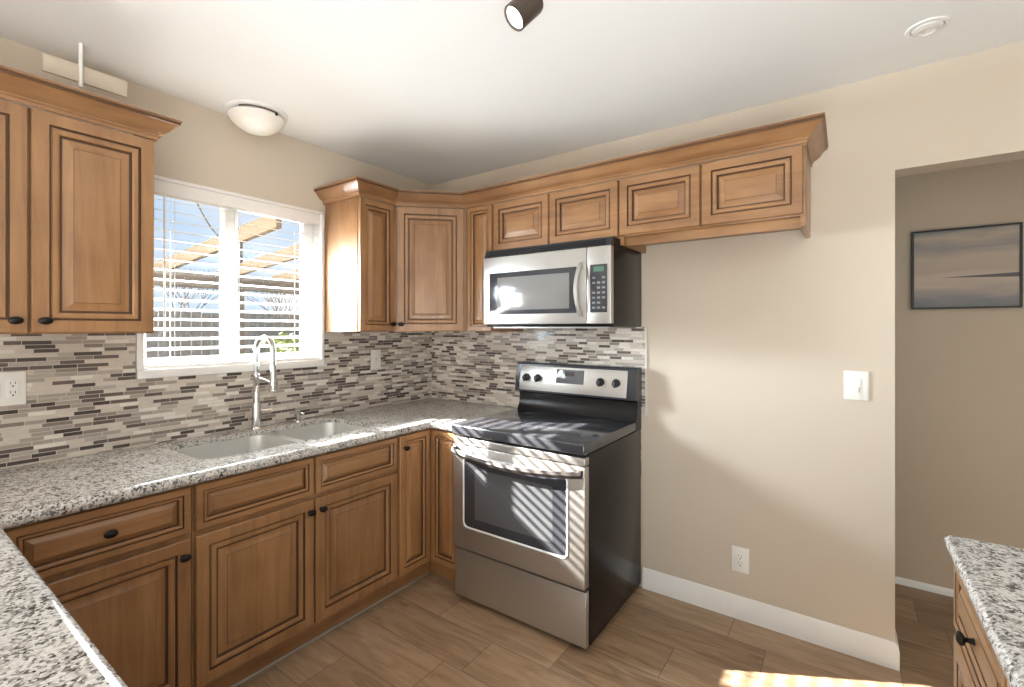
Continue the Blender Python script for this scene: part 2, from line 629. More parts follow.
b.box(-.07, .012, WY0, WY1, WZ1 - .004, WZ1 + .012, .003)
b.build('casing', M['white'], win)
MB().box(-.07, .018, WY0 - .014, WY1 + .006, WZ0 - .026, WZ0 + .012, .004).build('window_sill', M['white'], win)

bl = thing('window_blind', (-.03, (WY0 + WY1) / 2, WZ1), 'white horizontal slat blind hanging in the window above the sink', 'blind')
by0, by1 = WY0 + .016, WY1 - .016
MB().box(-.060, .004, by0, by1, WZ1 - .062, WZ1 - .005, .004).build('headrail', M['slat'], bl)
b = MB()
zt = WZ1 - .085
zb = WZ0 + .052
nsl = 17
th = radians(13)
for i in range(nsl):
    z = zt + (zb - zt) * i / (nsl - 1)
    hw = .0215
    ux, uz = cos(th), -sin(th)
    b.obox((-.032 - ux * hw, by0 + .003, z - uz * hw), (ux, 0, uz), (0, 1, 0), (sin(th), 0, cos(th)), 2 * hw, by1 - by0 - .006, .0028)
b.build('slat_curtain', M['slat'], bl)
MB().box(-.056, -.008, by0 + .003, by1 - .003, WZ0 + .0135, WZ0 + .030, .004).build('bottom_rail', M['slat'], bl)
for yy in (-1.62, -1.34, -1.02):
    b = MB()
    for x in (-.057, -.0065):
        b.tube([(x, yy, WZ1 - .06), (x, yy, WZ0 + .03)], .0011, 6)
    b.build('ladder_cord', M['offwhite'], bl)
MB().tube([(.006, -1.665, WZ1 - .05), (.008, -1.665, 1.36)], .0042, 8).build('tilt_wand', M['plastic'], bl)
MB().tube([(.006, -.955, WZ1 - .05), (.007, -.957, 1.60), (.007, -.955, 1.52)], [.0015, .0015, .004], 8).build('lift_cord', M['plastic'], bl)

# ------------------------------------------------------------------ cabinet helpers
X, Y, Z = Vector((1, 0, 0)), Vector((0, 1, 0)), Vector((0, 0, 1))
T_DOOR = .020


def panel(parent, name, o, u, w, h, wood_m, frame=.042):
    """raised panel door or drawer front: o = lower back corner, u = width direction, outward normal = u x Z"""
    o, u = Vector(o), Vector(u).normalized()
    n = u.cross(Z)
    fr = min(frame, .14 * min(w, h))
    s = fr / .042
    rings = [(0, 0, 0), (0, .016, 0), (.0035, T_DOOR, 0), (fr, T_DOOR, 0), (fr + .002 * s, .0130, 1), (fr + .006 * s, .0130, 1),
             (fr + .009 * s, .0185, 0), (fr + .020 * s, .0180, 0), (fr + .026 * s, .0150, 0), (fr + .028 * s, .0075, 1), (fr + .034 * s, .0075, 1),
             (fr + .061 * s, .0170, 0), (fr + .0625 * s, .0185, 1), (fr + .066 * s, .0192, 0)]
    lim = min(w, h) / 2 - .004
    mats = []
    pr = []
    for i, (a, d, m) in enumerate(rings):
        a = min(a, lim - .0005 * (len(rings) - i))
        p0, p1 = o + u * a + Z * a + n * d, o + u * (w - a) + Z * a + n * d
        p2, p3 = o + u * (w - a) + Z * (h - a) + n * d, o + u * a + Z * (h - a) + n * d
        pr.append([p0, p1, p2, p3])
        if i:
            mats.append(m)
    return MB().loft(pr, mats).build(name, [wood_m, M['glaze']], parent, angle=20)


def knob(parent, p, n, wide=(0, 0, 0)):
    """oval bronze knob at p with outward direction n, long axis level"""
    n = Vector(n)
    prof = [(.0075, 0), (.0065, .004), (.005, .010), (.006, .013), (.0125, .016), (.0155, .0195), (.0145, .024), (.009, .0275), (0, .0285)]
    return MB().lathe(prof, p, n, 24, sq=(1.2, .82), up=n.cross(Z)).build('knob', M['bronze'], parent)


def carcass_open(parent, x0, x1, y0, y1, z0, z1, face, name='carcass', toe=True, mids=()):
    """base cabinet box open on top; face '+x', '-y' or '-x' carries a face frame"""
    b = MB()
    t = .018
    b.box(x0, x1, y0, y0 + t, z0, z1)
    b.box(x0, x1, y1 - t, y1, z0, z1)
    b.box(x0, x1, y0 + t, y1 - t, z0, z0 + t)
    if face == '+x':
        b.box(x0, x0 + .012, y0 + t, y1 - t, z0 + t, z1)
        xs = (x1 - t, x1)
    else:
        b.box(x1 - .012, x1, y0 + t, y1 - t, z0 + t, z1)
        xs = (x0, x0 + t)
    b.box(xs[0], xs[1], y0 + t, y1 - t, z1 - .04, z1)
    b.box(xs[0], xs[1], y0 + t, y1 - t, z0 + t, z0 + .04)
    for zm in (.672,):
        b.box(xs[0], xs[1], y0 + t, y1 - t, zm - .025, zm + .025)
    for m in mids:
        b.box(xs[0], xs[1], m - .02, m + .02, z0 + .0405, .6465)
        b.box(xs[0], xs[1], m - .02, m + .02, .6975, z1 - .0405)
    # dark inside sheet behind the doors
    return b.build(name, [M['wood_v']], parent)


ZC = .8953          # worktop surface
ZU = .853           # worktop underside
BX = .605           # face of the base carcasses (doors stand .02 proud)

# ------------------------------------------------------------------ base cabinets, window wall
def base_unit(name, y0, y1, label, fronts, mids=()):
    r = thing(name, (.3, (y0 + y1) / 2, 0), label, 'cabinet', 'base cabinets under the worktop')
    carcass_open(r, .012, BX, y0 + .001, y1 - .001, .10, ZU - .002, '+x', mids=mids)
    MB().box(.53, .548, y0 + .001, y1 - .001, 0, .10).build('toe_kick', M['wood_h'], r)
    for kind, a, c, z0, z1, kn in fronts:
        f = panel(r, 'drawer' if kind == 'd' else 'door', (BX + .001, a, z0), Y, c - a, z1 - z0,
                  M['wood_h'] if kind == 'd' else M['wood_v'])
        if kn:
            knob(f, (BX + .001 + T_DOOR, kn[0], kn[1]), X)
    return r


base_unit('base_cabinet', -2.249, -1.780, 'maple base cabinet with one drawer over a door, beside the peninsula',
          [('d', -2.238, -1.787, .684, .846, (-2.014, .766)), ('o', -2.238, -1.787, .122, .664, (-1.812, .610))])
base_unit('sink_base_cabinet', -1.780, -.852, 'wide maple sink cabinet with two doors and two blank drawer fronts',
          [('d', -1.773, -1.321, .684, .846, None), ('d', -1.312, -.861, .684, .846, None),
           ('o', -1.773, -1.321, .122, .664, (-1.342, .615)), ('o', -1.312, -.861, .122, .664, (-1.288, .615))], mids=(-1.3165,))

cb = thing('corner_base_cabinet', (.3, -.3, 0), 'maple inside corner base cabinet with two tall narrow doors beside the stove', 'cabinet', 'base cabinets under the worktop')
MB().prism([(.012, -.012), (.012, -.850), (BX, -.850), (BX, -BX), (.836, -BX), (.836, -.012)], .10, ZU - .002).build('carcass', M['wood_v'], cb)
MB().prism([(.45, -.850), (.548, -.850), (.548, -.548), (.836, -.548), (.836, -.45), (.45, -.45)], 0, .0995).build('toe_kick', M['wood_h'], cb)
f = panel(cb, 'door', (BX + .001, -.841, .122), Y, .841 - .628, .846 - .122, M['wood_v'])
knob(f, (BX + .001 + T_DOOR, -.812, .782), X)
panel(cb, 'door', (.632, -BX - .001, .122), X, .198, .846 - .122, M['wood_v'])

# thin pale strip along the foot of the toe kick
MB().box(.5485, .556, -2.24, -.565, 0, .010, .002).build('trim_1', plain('grey_caulk', (.36, .33, .30), .6), kind='structure')

# peninsula base
pb = thing('peninsula_cabinet', (1.3, -2.6, 0), 'plain maple cabinet carrying the peninsula worktop', 'cabinet')
MB().box(.012, 1.90, -2.87, -2.285, .10, ZU - .002, .002).build('carcass', M['wood_v'], pb)
MB().box(.05, 1.86, -2.83, -2.34, 0, .0995).build('toe_kick', M['wood_h'], pb)

# island on the right
ib = thing('island_cabinet', (3.05, -1.6, 0), 'maple cabinet with drawers under the granite island at the right edge', 'cabinet')
carcass_open(ib, 2.752, 3.35, -2.35, -.935, .10, ZU - .002, '-x', mids=(-1.40, -1.87))
MB().box(2.83, 2.848, -2.35, -.94, 0, .0995).build('toe_kick', M['wood_h'], ib)
for y in (-.945, -1.41, -1.88):
    f = panel(ib, 'drawer', (2.751, y, .684), -Y, .455, .162, M['wood_h'])
    knob(f, (2.751 - T_DOOR, y - .2275, .766), -X)
    f = panel(ib, 'door', (2.751, y, .122), -Y, .455, .542, M['wood_v'])
    knob(f, (2.751 - T_DOOR, y - .42, .61), -X)

# ------------------------------------------------------------------ worktops
NR = (ZC - ZU) / 2
ZT = ZC - .022        # underside of the slab behind the built up edge


def nose(mb, path):
    """half round front edge swept along a polyline; body lies on the left of travel"""
    n = len(path)
    rings = []
    for i, p in enumerate(path):
        p = Vector(p)
        d0 = (p - Vector(path[i - 1])).normalized() if i else None
        d1 = (Vector(path[i + 1]) - p).normalized() if i < n - 1 else None
        nr = [Vector((d.y, -d.x)) for d in (d0, d1) if d is not None]
        m = nr[0] if len(nr) == 1 else (nr[0] + nr[1]) / (1 + nr[0].dot(nr[1]))
        ring = []
        for j in range(11):
            a = -pi / 2 + pi * j / 10
            r = NR * cos(a)
            ring.append((p.x + m.x * r, p.y + m.y * r, (ZC + ZU) / 2 + NR * sin(a)))
        rings.append(ring)
    mb.loft(rings)


E1 = .647 - NR
SB = [(.300, -1.488, .198, .212), (.300, -1.060, .198, .177)]   # sink bowls: centre x, centre y, half sizes
wt1 = MB()
# one opening shared by both bowls, with a waist at the divider
def sink_outline():
    a = rrect(SB[0][0], SB[0][1], SB[0][2], SB[0][3], .075)
    c = rrect(SB[1][0], SB[1][1], SB[1][2], SB[1][3], .075)
    return a, c


h1, h2 = sink_outline()
hole = rrect(.300, (-1.700 - .883) / 2, .198, (1.700 - .883) / 2, .08)
wt1.plate([(.0105, -2.249), (E1, -2.249), (E1, -E1), (.838, -E1), (.838, -.0105), (.0105, -.0105)], [hole], ZT, ZC)
wt1.prism([(E1 - .03, -2.249), (E1, -2.249), (E1, -E1), (.838, -E1), (.838, -E1 + .03), (E1 - .03, -E1 + .03)], ZU, ZT)
nose(wt1, [(E1, -2.249), (E1, -E1), (.838, -E1)])
tag(wt1.build('granite_worktop', M['granite'], angle=50), 'speckled granite worktop around the sink, turning the corner to the stove', 'worktop')
wt2 = MB()
wt2.box(.0105, 1.95, -2.95, -2.251 - NR, ZU, ZC)
nose(wt2, [(1.95, -2.251 - NR), (.0105, -2.251 - NR)])
tag(wt2.build('granite_worktop', M['granite'], angle=50), 'speckled granite peninsula worktop filling the lower left corner', 'worktop')
wt3 = MB()
wt3.plate([(2.718 + NR, -2.45), (3.45, -2.45), (3.45, -.912 - NR), (2.718 + NR, -.912 - NR)], [], ZU, ZC)
nose(wt3, [(3.45, -.912 - NR), (2.718 + NR, -.912 - NR), (2.718 + NR, -2.45)])
tag(wt3.build('granite_worktop', M['granite'], angle=50), 'speckled granite island worktop at the right edge by the doorway', 'worktop')

# ------------------------------------------------------------------ sink
sk = thing('kitchen_sink', (.295, -1.26, .69), 'double bowl stainless steel sink set under the granite below the window', 'sink')
fl = rrect(.300, -1.2915, .216, .4265, .09)
MB().plate(fl, [h1, h2], ZT - .0045, ZT - .0005).build('rim', M['sink'], sk)
for (cx, cy, hx, hy), dz in zip(SB, (.20, .17)):
    rings = []
    for ins, z, r in ((0, ZT - .0008, .075), (.002, ZT - .012, .075), (.008, ZT - dz * .6, .07), (.02, ZT - dz * .9, .06), (.045, ZT - dz, .05), (.12, ZT - dz - .004, .04)):
        rings.append([(x, y, z) for x, y in rrect(cx, cy, hx - ins, hy - ins, r)])
    bo = MB().loft(rings, 0, cap0=False, cap1=True).build('bowl', M['sink'], sk)
    MB().lathe([(.045, 0), (.045, .002), (.036, .003), (.030, .0005), (0, .0005)], (cx, cy, ZT - dz - .0038), Z, 28).build('drain', M['chrome'], bo)

# ------------------------------------------------------------------ faucet
fa = thing('kitchen_faucet', (.063, -1.29, ZC), 'tall chrome spring neck faucet standing behind the sink', 'faucet')
fx_, fy_ = .063, -1.29
MB().lathe([(.030, 0), (.030, .004), (.024, .010), (.022, .014)], (fx_, fy_, ZC), Z, 28).build('base', M['chrome'], fa)
MB().lathe([(.0205, .014), (.0205, .130), (.017, .140), (.0145, .145), (.0145, .245), (.018, .250), (.018, .275), (.012, .280)], (fx_, fy_, ZC), Z, 28).build('body', M['chrome'], fa)
dv = Vector((.93, .36, 0)).normalized()
path = []
RA = .050
zs = ZC + .28
for i in range(8):
    path.append(Vector((fx_, fy_, zs + .13 * i / 7)))
for i in range(1, 25):
    a = pi * i / 24
    path.append(Vector((fx_, fy_, zs + .13 + RA * 1.05 * sin(a))) + dv * (RA - RA * cos(a)))
for i in range(1, 7):
    path.append(Vector((fx_, fy_, zs + .13 - .085 * i / 6)) + dv * 2 * RA)
hose = MB().tube(path, .0090, 10).build('neck', M['chrome'], fa)
# spring coil round the neck
Ls = [0]
for i in range(1, len(path)):
    Ls.append(Ls[-1] + (path[i] - path[i - 1]).length)
coil = []
turns = 62
ns = turns * 8
fr_e = dv.cross(Z).normalized()
for s in range(ns + 1):
    L = Ls[-1] * s / ns
    i = max(j for j in range(len(Ls)) if Ls[j] <= L + 1e-9)
    i = min(i, len(path) - 2)
    t = (L - Ls[i]) / (Ls[i + 1] - Ls[i])
    p = path[i].lerp(path[i + 1], t)
    tg = (path[i + 1] - path[i]).normalized()
    e2 = tg.cross(fr_e).normalized()
    a = 2 * pi * turns * s / ns
    coil.append(p + (fr_e * cos(a) + e2 * sin(a)) * .0115)
MB().tube(coil, .0021, 5).build('spring', M['chrome'], hose)
sh = Vector((fx_, fy_, 0)) + dv * 2 * RA
MB().lathe([(.010, 0), (.0135, -.006), (.0145, -.05), (.017, -.085), (.019, -.125), (.017, -.135), (0, -.135)], (sh.x, sh.y, zs + .048), Z, 24).build('spray_head', M['chrome'], fa)
MB().tube([(fx_, fy_, zs - .016), Vector((fx_, fy_, zs - .03)) + dv * .05, Vector((fx_, fy_, zs - .045)) + dv * (2 * RA - .016)], .0055, 10).lathe([(.021, -.010), (.021, .010)], (sh.x, sh.y, zs - .045), Z, 20).build('holder_arm', M['chrome'], fa)
MB().tube([(fx_, fy_ + .018, ZC + .085), (fx_, fy_ + .075, ZC + .085)], .0135, 16).tube([(fx_, fy_ + .066, ZC + .085), (fx_ + .012, fy_ + .074, ZC + .125)], [.006, .0045], 10).build('lever', M['chrome'], fa)
sd = thing('soap_dispenser', (.075, -1.075, ZC), 'short chrome soap dispenser stub to the right of the faucet', 'dispenser')
MB().lathe([(.019, 0), (.019, .005), (.013, .010), (.012, .04), (.014, .045), (.014, .055), (0, .058)], (.075, -1.075, ZC), Z, 24).build('body', M['chrome'], sd)
MB().tube([(.075, -1.075, ZC + .05), (.108, -1.070, ZC + .052), (.116, -1.068, ZC + .046)], .0055, 10).build('spout', M['chrome'], sd)

# ------------------------------------------------------------------ wall cabinets
UZ0, UZ1 = 1.386, 2.130
UD = .313


def upper_box(r, x0, x1, y0, y1, z0, z1, rail=0.0, m=None):
    b = MB()
    b.box(x0, x1, y0, y1, z0, z1, .0015)
    return b.build('carcass', M['wood_v'], r)


# left of the window
lu = thing('wall_cabinet', (.16, -2.15, UZ0), 'two door maple wall cabinet hanging left of the window', 'cabinet', 'wall cabinets')
upper_box(lu, .011, UD, -2.484, -1.801, UZ0, UZ1)
f = panel(lu, 'door', (UD + .001, -2.480, UZ0 + .004), Y, .335, .7385, M['wood_v'])
knob(f, (UD + .021, -2.176, 1.430), X)
f = panel(lu, 'door', (UD + .001, -2.138, UZ0 + .004), Y, .334, .7385, M['wood_v'])
knob(f, (UD + .021, -2.108, 1.430), X)

# right of the window: narrow, diagonal corner, narrow
a1 = thing('wall_cabinet', (.16, -.74, UZ0), 'narrow one door maple wall cabinet hanging right of the window', 'cabinet', 'wall cabinets')
upper_box(a1, .011, UD, -.872, -.618, UZ0, UZ1)
f = panel(a1, 'door', (UD + .001, -.868, UZ0 + .004), Y, .240, .7385, M['wood_v'])
knob(f, (UD + .021, -.655, 1.430), X)
cc = thing('corner_wall_cabinet', (.2, -.2, UZ0), 'diagonal corner maple wall cabinet with one door', 'cabinet', 'wall cabinets')
MB().prism([(.011, -.011), (.011, -.616), (UD, -.616), (.616, -UD), (.616, -.011)], UZ0, UZ1).build('carcass', M['wood_v'], cc)
du = Vector((.616 - UD, .616 - UD, 0)).normalized()
dn = du.cross(Z)
dl = Vector((.616 - UD, .616 - UD, 0)).length
st_ = Vector((UD, -.616, UZ0 + .004)) + dn * .001
f = panel(cc, 'door', st_ + du * .016, du, dl - .032, .7385, M['wood_v'])
knob(f, st_ + du * .042 + dn * T_DOOR + Z * .040, dn)
b1 = thing('wall_cabinet', (.72, -.16, UZ0), 'narrow one door maple wall cabinet between corner cabinet and microwave', 'cabinet', 'wall cabinets')
upper_box(b1, .618, .830, -UD, -.011, UZ0, UZ1)
panel(b1, 'door', (.640, -UD - .001, UZ0 + .004), X, .184, .7385, M['wood_v'])
b2 = thing('wall_cabinet', (1.22, -.16, 1.845), 'short two door maple wall cabinet above the microwave', 'cabinet', 'wall cabinets')
upper_box(b2, .832, 1.608, -UD, -.011, 1.846, UZ1)
panel(b2, 'door', (.838, -UD - .001, 1.853), X, .372, .2755, M['wood_h'])
panel(b2, 'door', (1.216, -UD - .001, 1.853), X, .388, .2755, M['wood_h'])
b3 = thing('wall_cabinet', (1.99, -.16, 1.81), 'short two door maple wall cabinet at the right end over the bare wall', 'cabinet', 'wall cabinets')
b = MB()
b.box(1.610, 2.385, -UD, -.001, 1.853, UZ1, .0015)
b.box(1.628, 2.367, -UD + .034, -UD + .050, 1.812, 1.853)
b.box(1.610, 1.628, -UD, -.001, 1.812, 1.853)
b.box(2.367, 2.385, -UD, -.001, 1.812, 1.853)
b.build('carcass', M['wood_h'], b3)
panel(b3, 'door', (1.614, -UD - .001, 1.857), X, .374, .2715, M['wood_h'])
panel(b3, 'door', (1.996, -UD - .001, 1.857), X, .382, .2715, M['wood_h'])

# crown mouldings
CP = [(0, 0), (.006, 0), (.006, .012), (.011, .015), (.011, .021), (.022, .026), (.036, .038), (.048, .056), (.055, .062), (.062, .063), (.062, .072), (.066, .073), (.066, .080), (0, .080)]


def crown(path, label):
    n = len(path)
    rings = []
    mats = []
    for i, p in enumerate(path):
        p = Vector(p)
        d0 = (p - Vector(path[i - 1])).normalized() if i else None
        d1 = (Vector(path[i + 1]) - p).normalized() if i < n - 1 else None
        nr = [Vector((d.y, -d.x)) for d in (d0, d1) if d is not None]
        m = nr[0] if len(nr) == 1 else (nr[0] + nr[1]) / (1 + nr[0].dot(nr[1]))
        rings.append([(p.x + m.x * a, p.y + m.y * a, UZ1 + .0006 + z) for a, z in CP])
    mb = MB()
    mb.loft(rings)
    mb.bm.faces.ensure_lookup_table()
    o = mb.build('crown_moulding', [M['wood_h'], M['glaze']], angle=25)
    # dark glaze in the two narrow fillets of the profile
    k_ = len(CP)
    for i, pl in enumerate(o.data.polygons):
        if i < (n - 1) * k_ and (i % k_) in (9,):
            pl.material_index = 1
    return tag(o, label, 'moulding', 'crown mouldings')


cy = UD + .019
crown([(cy, -2.484), (cy, -1.800), (.001, -1.800)], 'stained crown moulding on top of the wall cabinet left of the window')
d45 = .008
crown([(.001, -.873), (cy, -.873), (cy, -.616 - d45), (.616 + d45, -cy), (2.386, -cy), (2.386, -.001)],
      'long stained crown moulding along the wall cabinets from the corner over the microwave')

# ------------------------------------------------------------------ microwave
mw = thing('microwave', (1.22, -.2, 1.414), 'stainless over the range microwave with dark window above the stove', 'microwave')
mx0, mx1, my = .834, 1.607, -.405
MB().box(mx0, mx1, my + .022, -.012, 1.414, 1.844, .004).build('body', M['black'], mw)
ds = MB()
ds.box(mx0, 1.478, my - .012, my + .0215, 1.428, 1.800, .004)
door = ds.build('door', M['steel'], mw)
ws = [(.876, 1.432, 1.484, 1.712)]
gl = MB()
gl.box(.878, 1.425, my - .0145, my - .0122, 1.482, 1.711, .001)
glass = gl.build('window_glass', M['glassblack'], door)
MB().box(.935, 1.385, my - .0158, my - .0147, 1.505, 1.684, .0004).build('window_mesh', M['mwindow'], glass)
hp = []
for i in range(13):
    t = i / 12
    hp.append((1.449 - .012 * sin(pi * t), my - .012 - .036 * sin(pi * t) ** .7, 1.462 + .268 * t))
hm = MB()
rings = []
for i, p in enumerate(hp):
    wd = .0135
    rings.append([(p[0] - wd, p[1] + .004, p[2]), (p[0] - wd * .6, p[1] - .004, p[2]), (p[0] + wd * .6, p[1] - .004, p[2]), (p[0] + wd, p[1] + .004, p[2]), (p[0] + wd * .5, p[1] + .008, p[2]), (p[0] - wd * .5, p[1] + .008, p[2])])
hm.loft(rings)
hm.build('handle', M['steel'], door)
cp = MB().box(1.481, mx1, my - .012, my + .0215, 1.428, 1.800, .004).build('control_panel', M['steel'], mw)
kp = MB().box(1.499, 1.588, my - .0145, my - .0122, 1.482, 1.713, .001).build('keypad', M['glassblack'], cp)
MB().box(1.518, 1.572, my - .0156, my - .0147, 1.678, 1.702).build('display', M['display'], kp)
b = MB()
for r in range(7):
    for c_ in range(3):
        if (r * 3 + c_) % 7 != 5:
            b.box(1.510 + c_ * .026, 1.526 + c_ * .026, my - .0152, my - .0147, 1.500 + r * .024, 1.510 + r * .024)
b.build('button_field', plain('grey_button_ink', (.16, .17, .19), .3), kp)
b = MB()
b.loft([[(mx0, my - .004, 1.8025), (mx0, my + .022, 1.8025), (mx0, my + .022, 1.844), (mx0, my + .012, 1.844)],
        [(mx1, my - .004, 1.8025), (mx1, my + .022, 1.8025), (mx1, my + .022, 1.844), (mx1, my + .012, 1.844)]])
vg = b.build('vent_grille', M['blackmatte'], mw)
b = MB()
for i in range(3):
    z = 1.810 + i * .010
    b.box(mx0 + .03, mx1 - .03, my - .0065 + (i * .0042), my - .001 + i * .0042, z, z + .003)
b.build('louvre', M['black'], vg)
MB().box(mx0 + .05, mx1 - .02, my + .012, -.05, 1.406, 1.4135, .002).build('base_plate', plain('grey_sheet_metal', (.35, .35, .34), .4, .6), mw)

# ------------------------------------------------------------------ stove
so = thing('stove', (1.225, -.34, 0), 'freestanding stainless electric stove with black glass cooktop and dark sides', 'stove')
sx0, sx1 = .846, 1.608
MB().box(sx0, sx1, -.640, -.025, .03, .862, .003).build('body', M['black'], so)
b = MB()
for x in (sx0 + .05, sx1 - .05):
    for y in (-.59, -.08):
        MB().lathe([(.018, 0), (.018, .03)], (x, y, 0), Z, 16).build('levelling_foot', M['blackmatte'], so)
MB().box(sx0 + .003, sx1 - .003, -.672, -.641, .030, .272, .006).build('storage_drawer', M['steel'], so)
od = MB().box(sx0 + .003, sx1 - .003, -.686, -.641, .286, .812, .006).build('oven_door', M['steel'], so)
# oven window: pale raised trim ring with rounded corners and dark glass
def xz_ring(hw, hh, r, y, cx=1.223, cz=.583):
    return [(x, y, z) for x, z in rrect(cx, cz, hw, hh, r)]


b = MB()
b.loft([xz_ring(.302, .184, .030, -.6865), xz_ring(.302, .184, .030, -.690), xz_ring(.295, .177, .025, -.690), xz_ring(.2945, .1765, .0245, -.6865)], cap0=False, cap1=False)
b.build('window_trim', plain('pale_satin_trim', (.80, .80, .79), .3), od)
gb = MB().loft([xz_ring(.2935, .1755, .024, -.6864), xz_ring(.2935, .1755, .024, -.6878)]).build('window_glass', M['glassblack'], od)
MB().loft([xz_ring(.225, .125, .012, -.6879, cz=.578), xz_ring(.225, .125, .012, -.6884, cz=.578)]).build('inner_window', plain('smoked_oven_pane', (.075, .077, .082), .12, spec=.9), gb)
# bowed handle bar
hp = []
nH = 25
for i in range(nH):
    t = i / (nH - 1)
    s = sin(pi * t)
    hp.append((sx0 + .012 + t * (sx1 - sx0 - .024), -.700 - .040 * s ** .6, .782 - .020 * s))
b = MB()
rings = []
for x, y, z in hp:
    rings.append([(x, y + .010, z - .012), (x, y - .006, z - .014), (x, y - .011, z), (x, y - .006, z + .014), (x, y + .010, z + .012)])
b.loft(rings)
b.box(sx0 + .010, sx0 + .034, -.703, -.685, .766, .800, .002)
b.box(sx1 - .034, sx1 - .010, -.703, -.685, .766, .800, .002)
b.build('handle', plain('shaded_brushed_steel', (.10, .09, .085), .35, .8), od)  # steel colour darkened to stand for the handle's shaded front
MB().box(sx0 + .003, sx1 - .003, -.682, -.641, .8155, .850, .004).build('front_strip', M['steel'], so)
ct = MB().box(sx0 - .001, sx1 + .001, -.696, -.100, .8635, .913, .008, seg=3).build('cooktop', M['cooktop'], so)
ring_m = plain('grey_burner_ring', (.06, .06, .065), .25)
for x, y, r in ((1.03, -.53, .105), (1.42, -.53, .085), (1.03, -.25, .075), (1.42, -.25, .105)):
    b = MB()
    for rr in (r, r * .62):
        b.loft([[(x + rr_ * cos(2 * pi * i / 40), y + rr_ * sin(2 * pi * i / 40), z) for i in range(40)] for rr_, z in ((rr, .9131), (rr, .9134), (rr - .003, .9134), (rr - .003, .9131))], cap0=False, cap1=False)
    b.build('burner_ring', ring_m, ct)
# backguard: curved black riser, charcoal housing, tilted stainless panel
b = MB()
prof = [(-.020, .862), (-.099, .862), (-.099, .915), (-.088, .930), (-.078, .955), (-.074, .985), (-.076, 1.010), (-.090, 1.024), (-.020, 1.024)]
b.loft([[(sx0, y, z) for y, z in prof], [(sx1, y, z) for y, z in prof]])
b.build('riser', M['black'], so)
b = MB()
prof = [(-.020, 1.0245), (-.116, 1.0245), (-.118, 1.034), (-.092, 1.188), (-.082, 1.196), (-.020, 1.196)]
b.loft([[(sx0 - .006, y, z) for y, z in prof], [(sx1 + .002, y, z) for y, z in prof]])
bg = b.build('backguard', M['charcoal'], so)
pn = Vector((0, -.154, -.026)).normalized()      # outward normal of the tilted face
pu = Vector((0, .026, .154)).normalized()         # up along it
pb0 = Vector((0, -.118, 1.034))
sp_ = MB().obox(pb0 + X * .872 + pu * .002 + pn * .0003, X, pu, pn, .690, .145, .003, .001).build('control_panel', M['steel'], bg)


def on_panel(x, h, d):
    return pb0 + X * x + pu * h + pn * d


MB().obox(on_panel(1.128, .056, .0036), X, pu, pn, .178, .080, .0014, .0005).build('display', plain('grey_display', (.12, .12, .13), .12), sp_)
MB().obox(on_panel(1.185, .100, .0052), X, pu, pn, .060, .024, .0006).build('clock_window', plain('dark_grey_display', (.05, .05, .06), .1), sp_)
for x in (.920, 1.003, 1.410, 1.502):
    kb = MB().lathe([(.024, .0035), (.024, .006), (.021, .008), (.019, .024), (.016, .028), (0, .028)], on_panel(x, .078, 0), pn, 28).build('control_knob', M['blackmatte'], sp_)
    MB().obox(on_panel(x - .004, .060, .0282), X, pu, pn, .008, .036, .006, .002).build('grip', M['charcoal'], kb)

# ------------------------------------------------------------------ wall plates
def plate(name, o, u, w, h, label, cat, gang=('outlet',), m=None):
    """o = centre on the wall"""
    o, u = Vector(o), Vector(u)
    n = u.cross(Z)
    r = thing(name, o, label, cat)
    m = m or M['plastic']
    MB().obox(o - u * w / 2 - Z * h / 2 + n * .0005, u, Z, n, w, h, .006, .0025).build('cover_plate', m, r)
    for i, g in enumerate(gang):
        c = o + u * ((i - (len(gang) - 1) / 2) * .046)
        if g == 'outlet':
            f = MB().obox(c - u * .017 - Z * .034 + n * .0066, u, Z, n, .034, .068, .0025, .001).build('receptacle', m, r)
            b = MB()
            for s in (-.017, .017):
                for du_ in (-.006, .006):
                    b.obox(c + u * (du_ - .001) + Z * (s - .001) + n * .0092, u, Z, n, .002, .009, .0004)
                b.lathe([(.0028, 0), (.0028, .0004)], c + Z * (s - .008) + n * .0092, n, 10)
            b.build('socket_slot', M['hole'], f)
        elif g == 'rocker':
            MB().obox(c - u * .0165 - Z * .033 + n * .0066, u, Z, n, .033, .066, .0035, .0015).build('rocker', m, r)
        elif g == 'toggle':
            MB().obox(c - u * .006 - Z * .012 + n * .0066, u, Z, n, .012, .024, .002, .0008).obox(c - u * .004 - Z * .002 + n * .008, u, (Z - n * .0).normalized(), n, .008, .012, .010, .0015).build('toggle', m, r)
        elif g == 'dimmer':
            f = MB().obox(c - u * .0165 - Z * .033 + n * .0066, u, Z, n, .033, .066, .003, .0012).build('rocker', m, r)
            MB().obox(c + u * .009 - Z * .028 + n * .0098, u, Z, n, .004, .022, .0008).build('dimmer_slider', plain('grey_slider', (.35, .35, .35), .4), f)
    return r


plate('wall_outlet', (.0095, -2.158, 1.185), Y, .116, .122, 'white double wall plate with outlet on the mosaic at the left edge', 'outlet', ('rocker', 'outlet'))
plate('light_switch', (.0095, -.512, 1.206), Y, .078, .122, 'off white toggle switch plate on the mosaic right of the sink', 'switch', ('toggle',), M['offwhite'])
plate('light_switch', (2.551, -.0005, 1.160), X, .088, .124, 'white rocker dimmer switch plate on the beige wall beside the doorway', 'switch', ('dimmer',))
plate('wall_outlet', (2.096, -.0005, .285), X, .078, .122, 'white outlet low on the beige wall above the baseboard', 'outlet', ('outlet',))

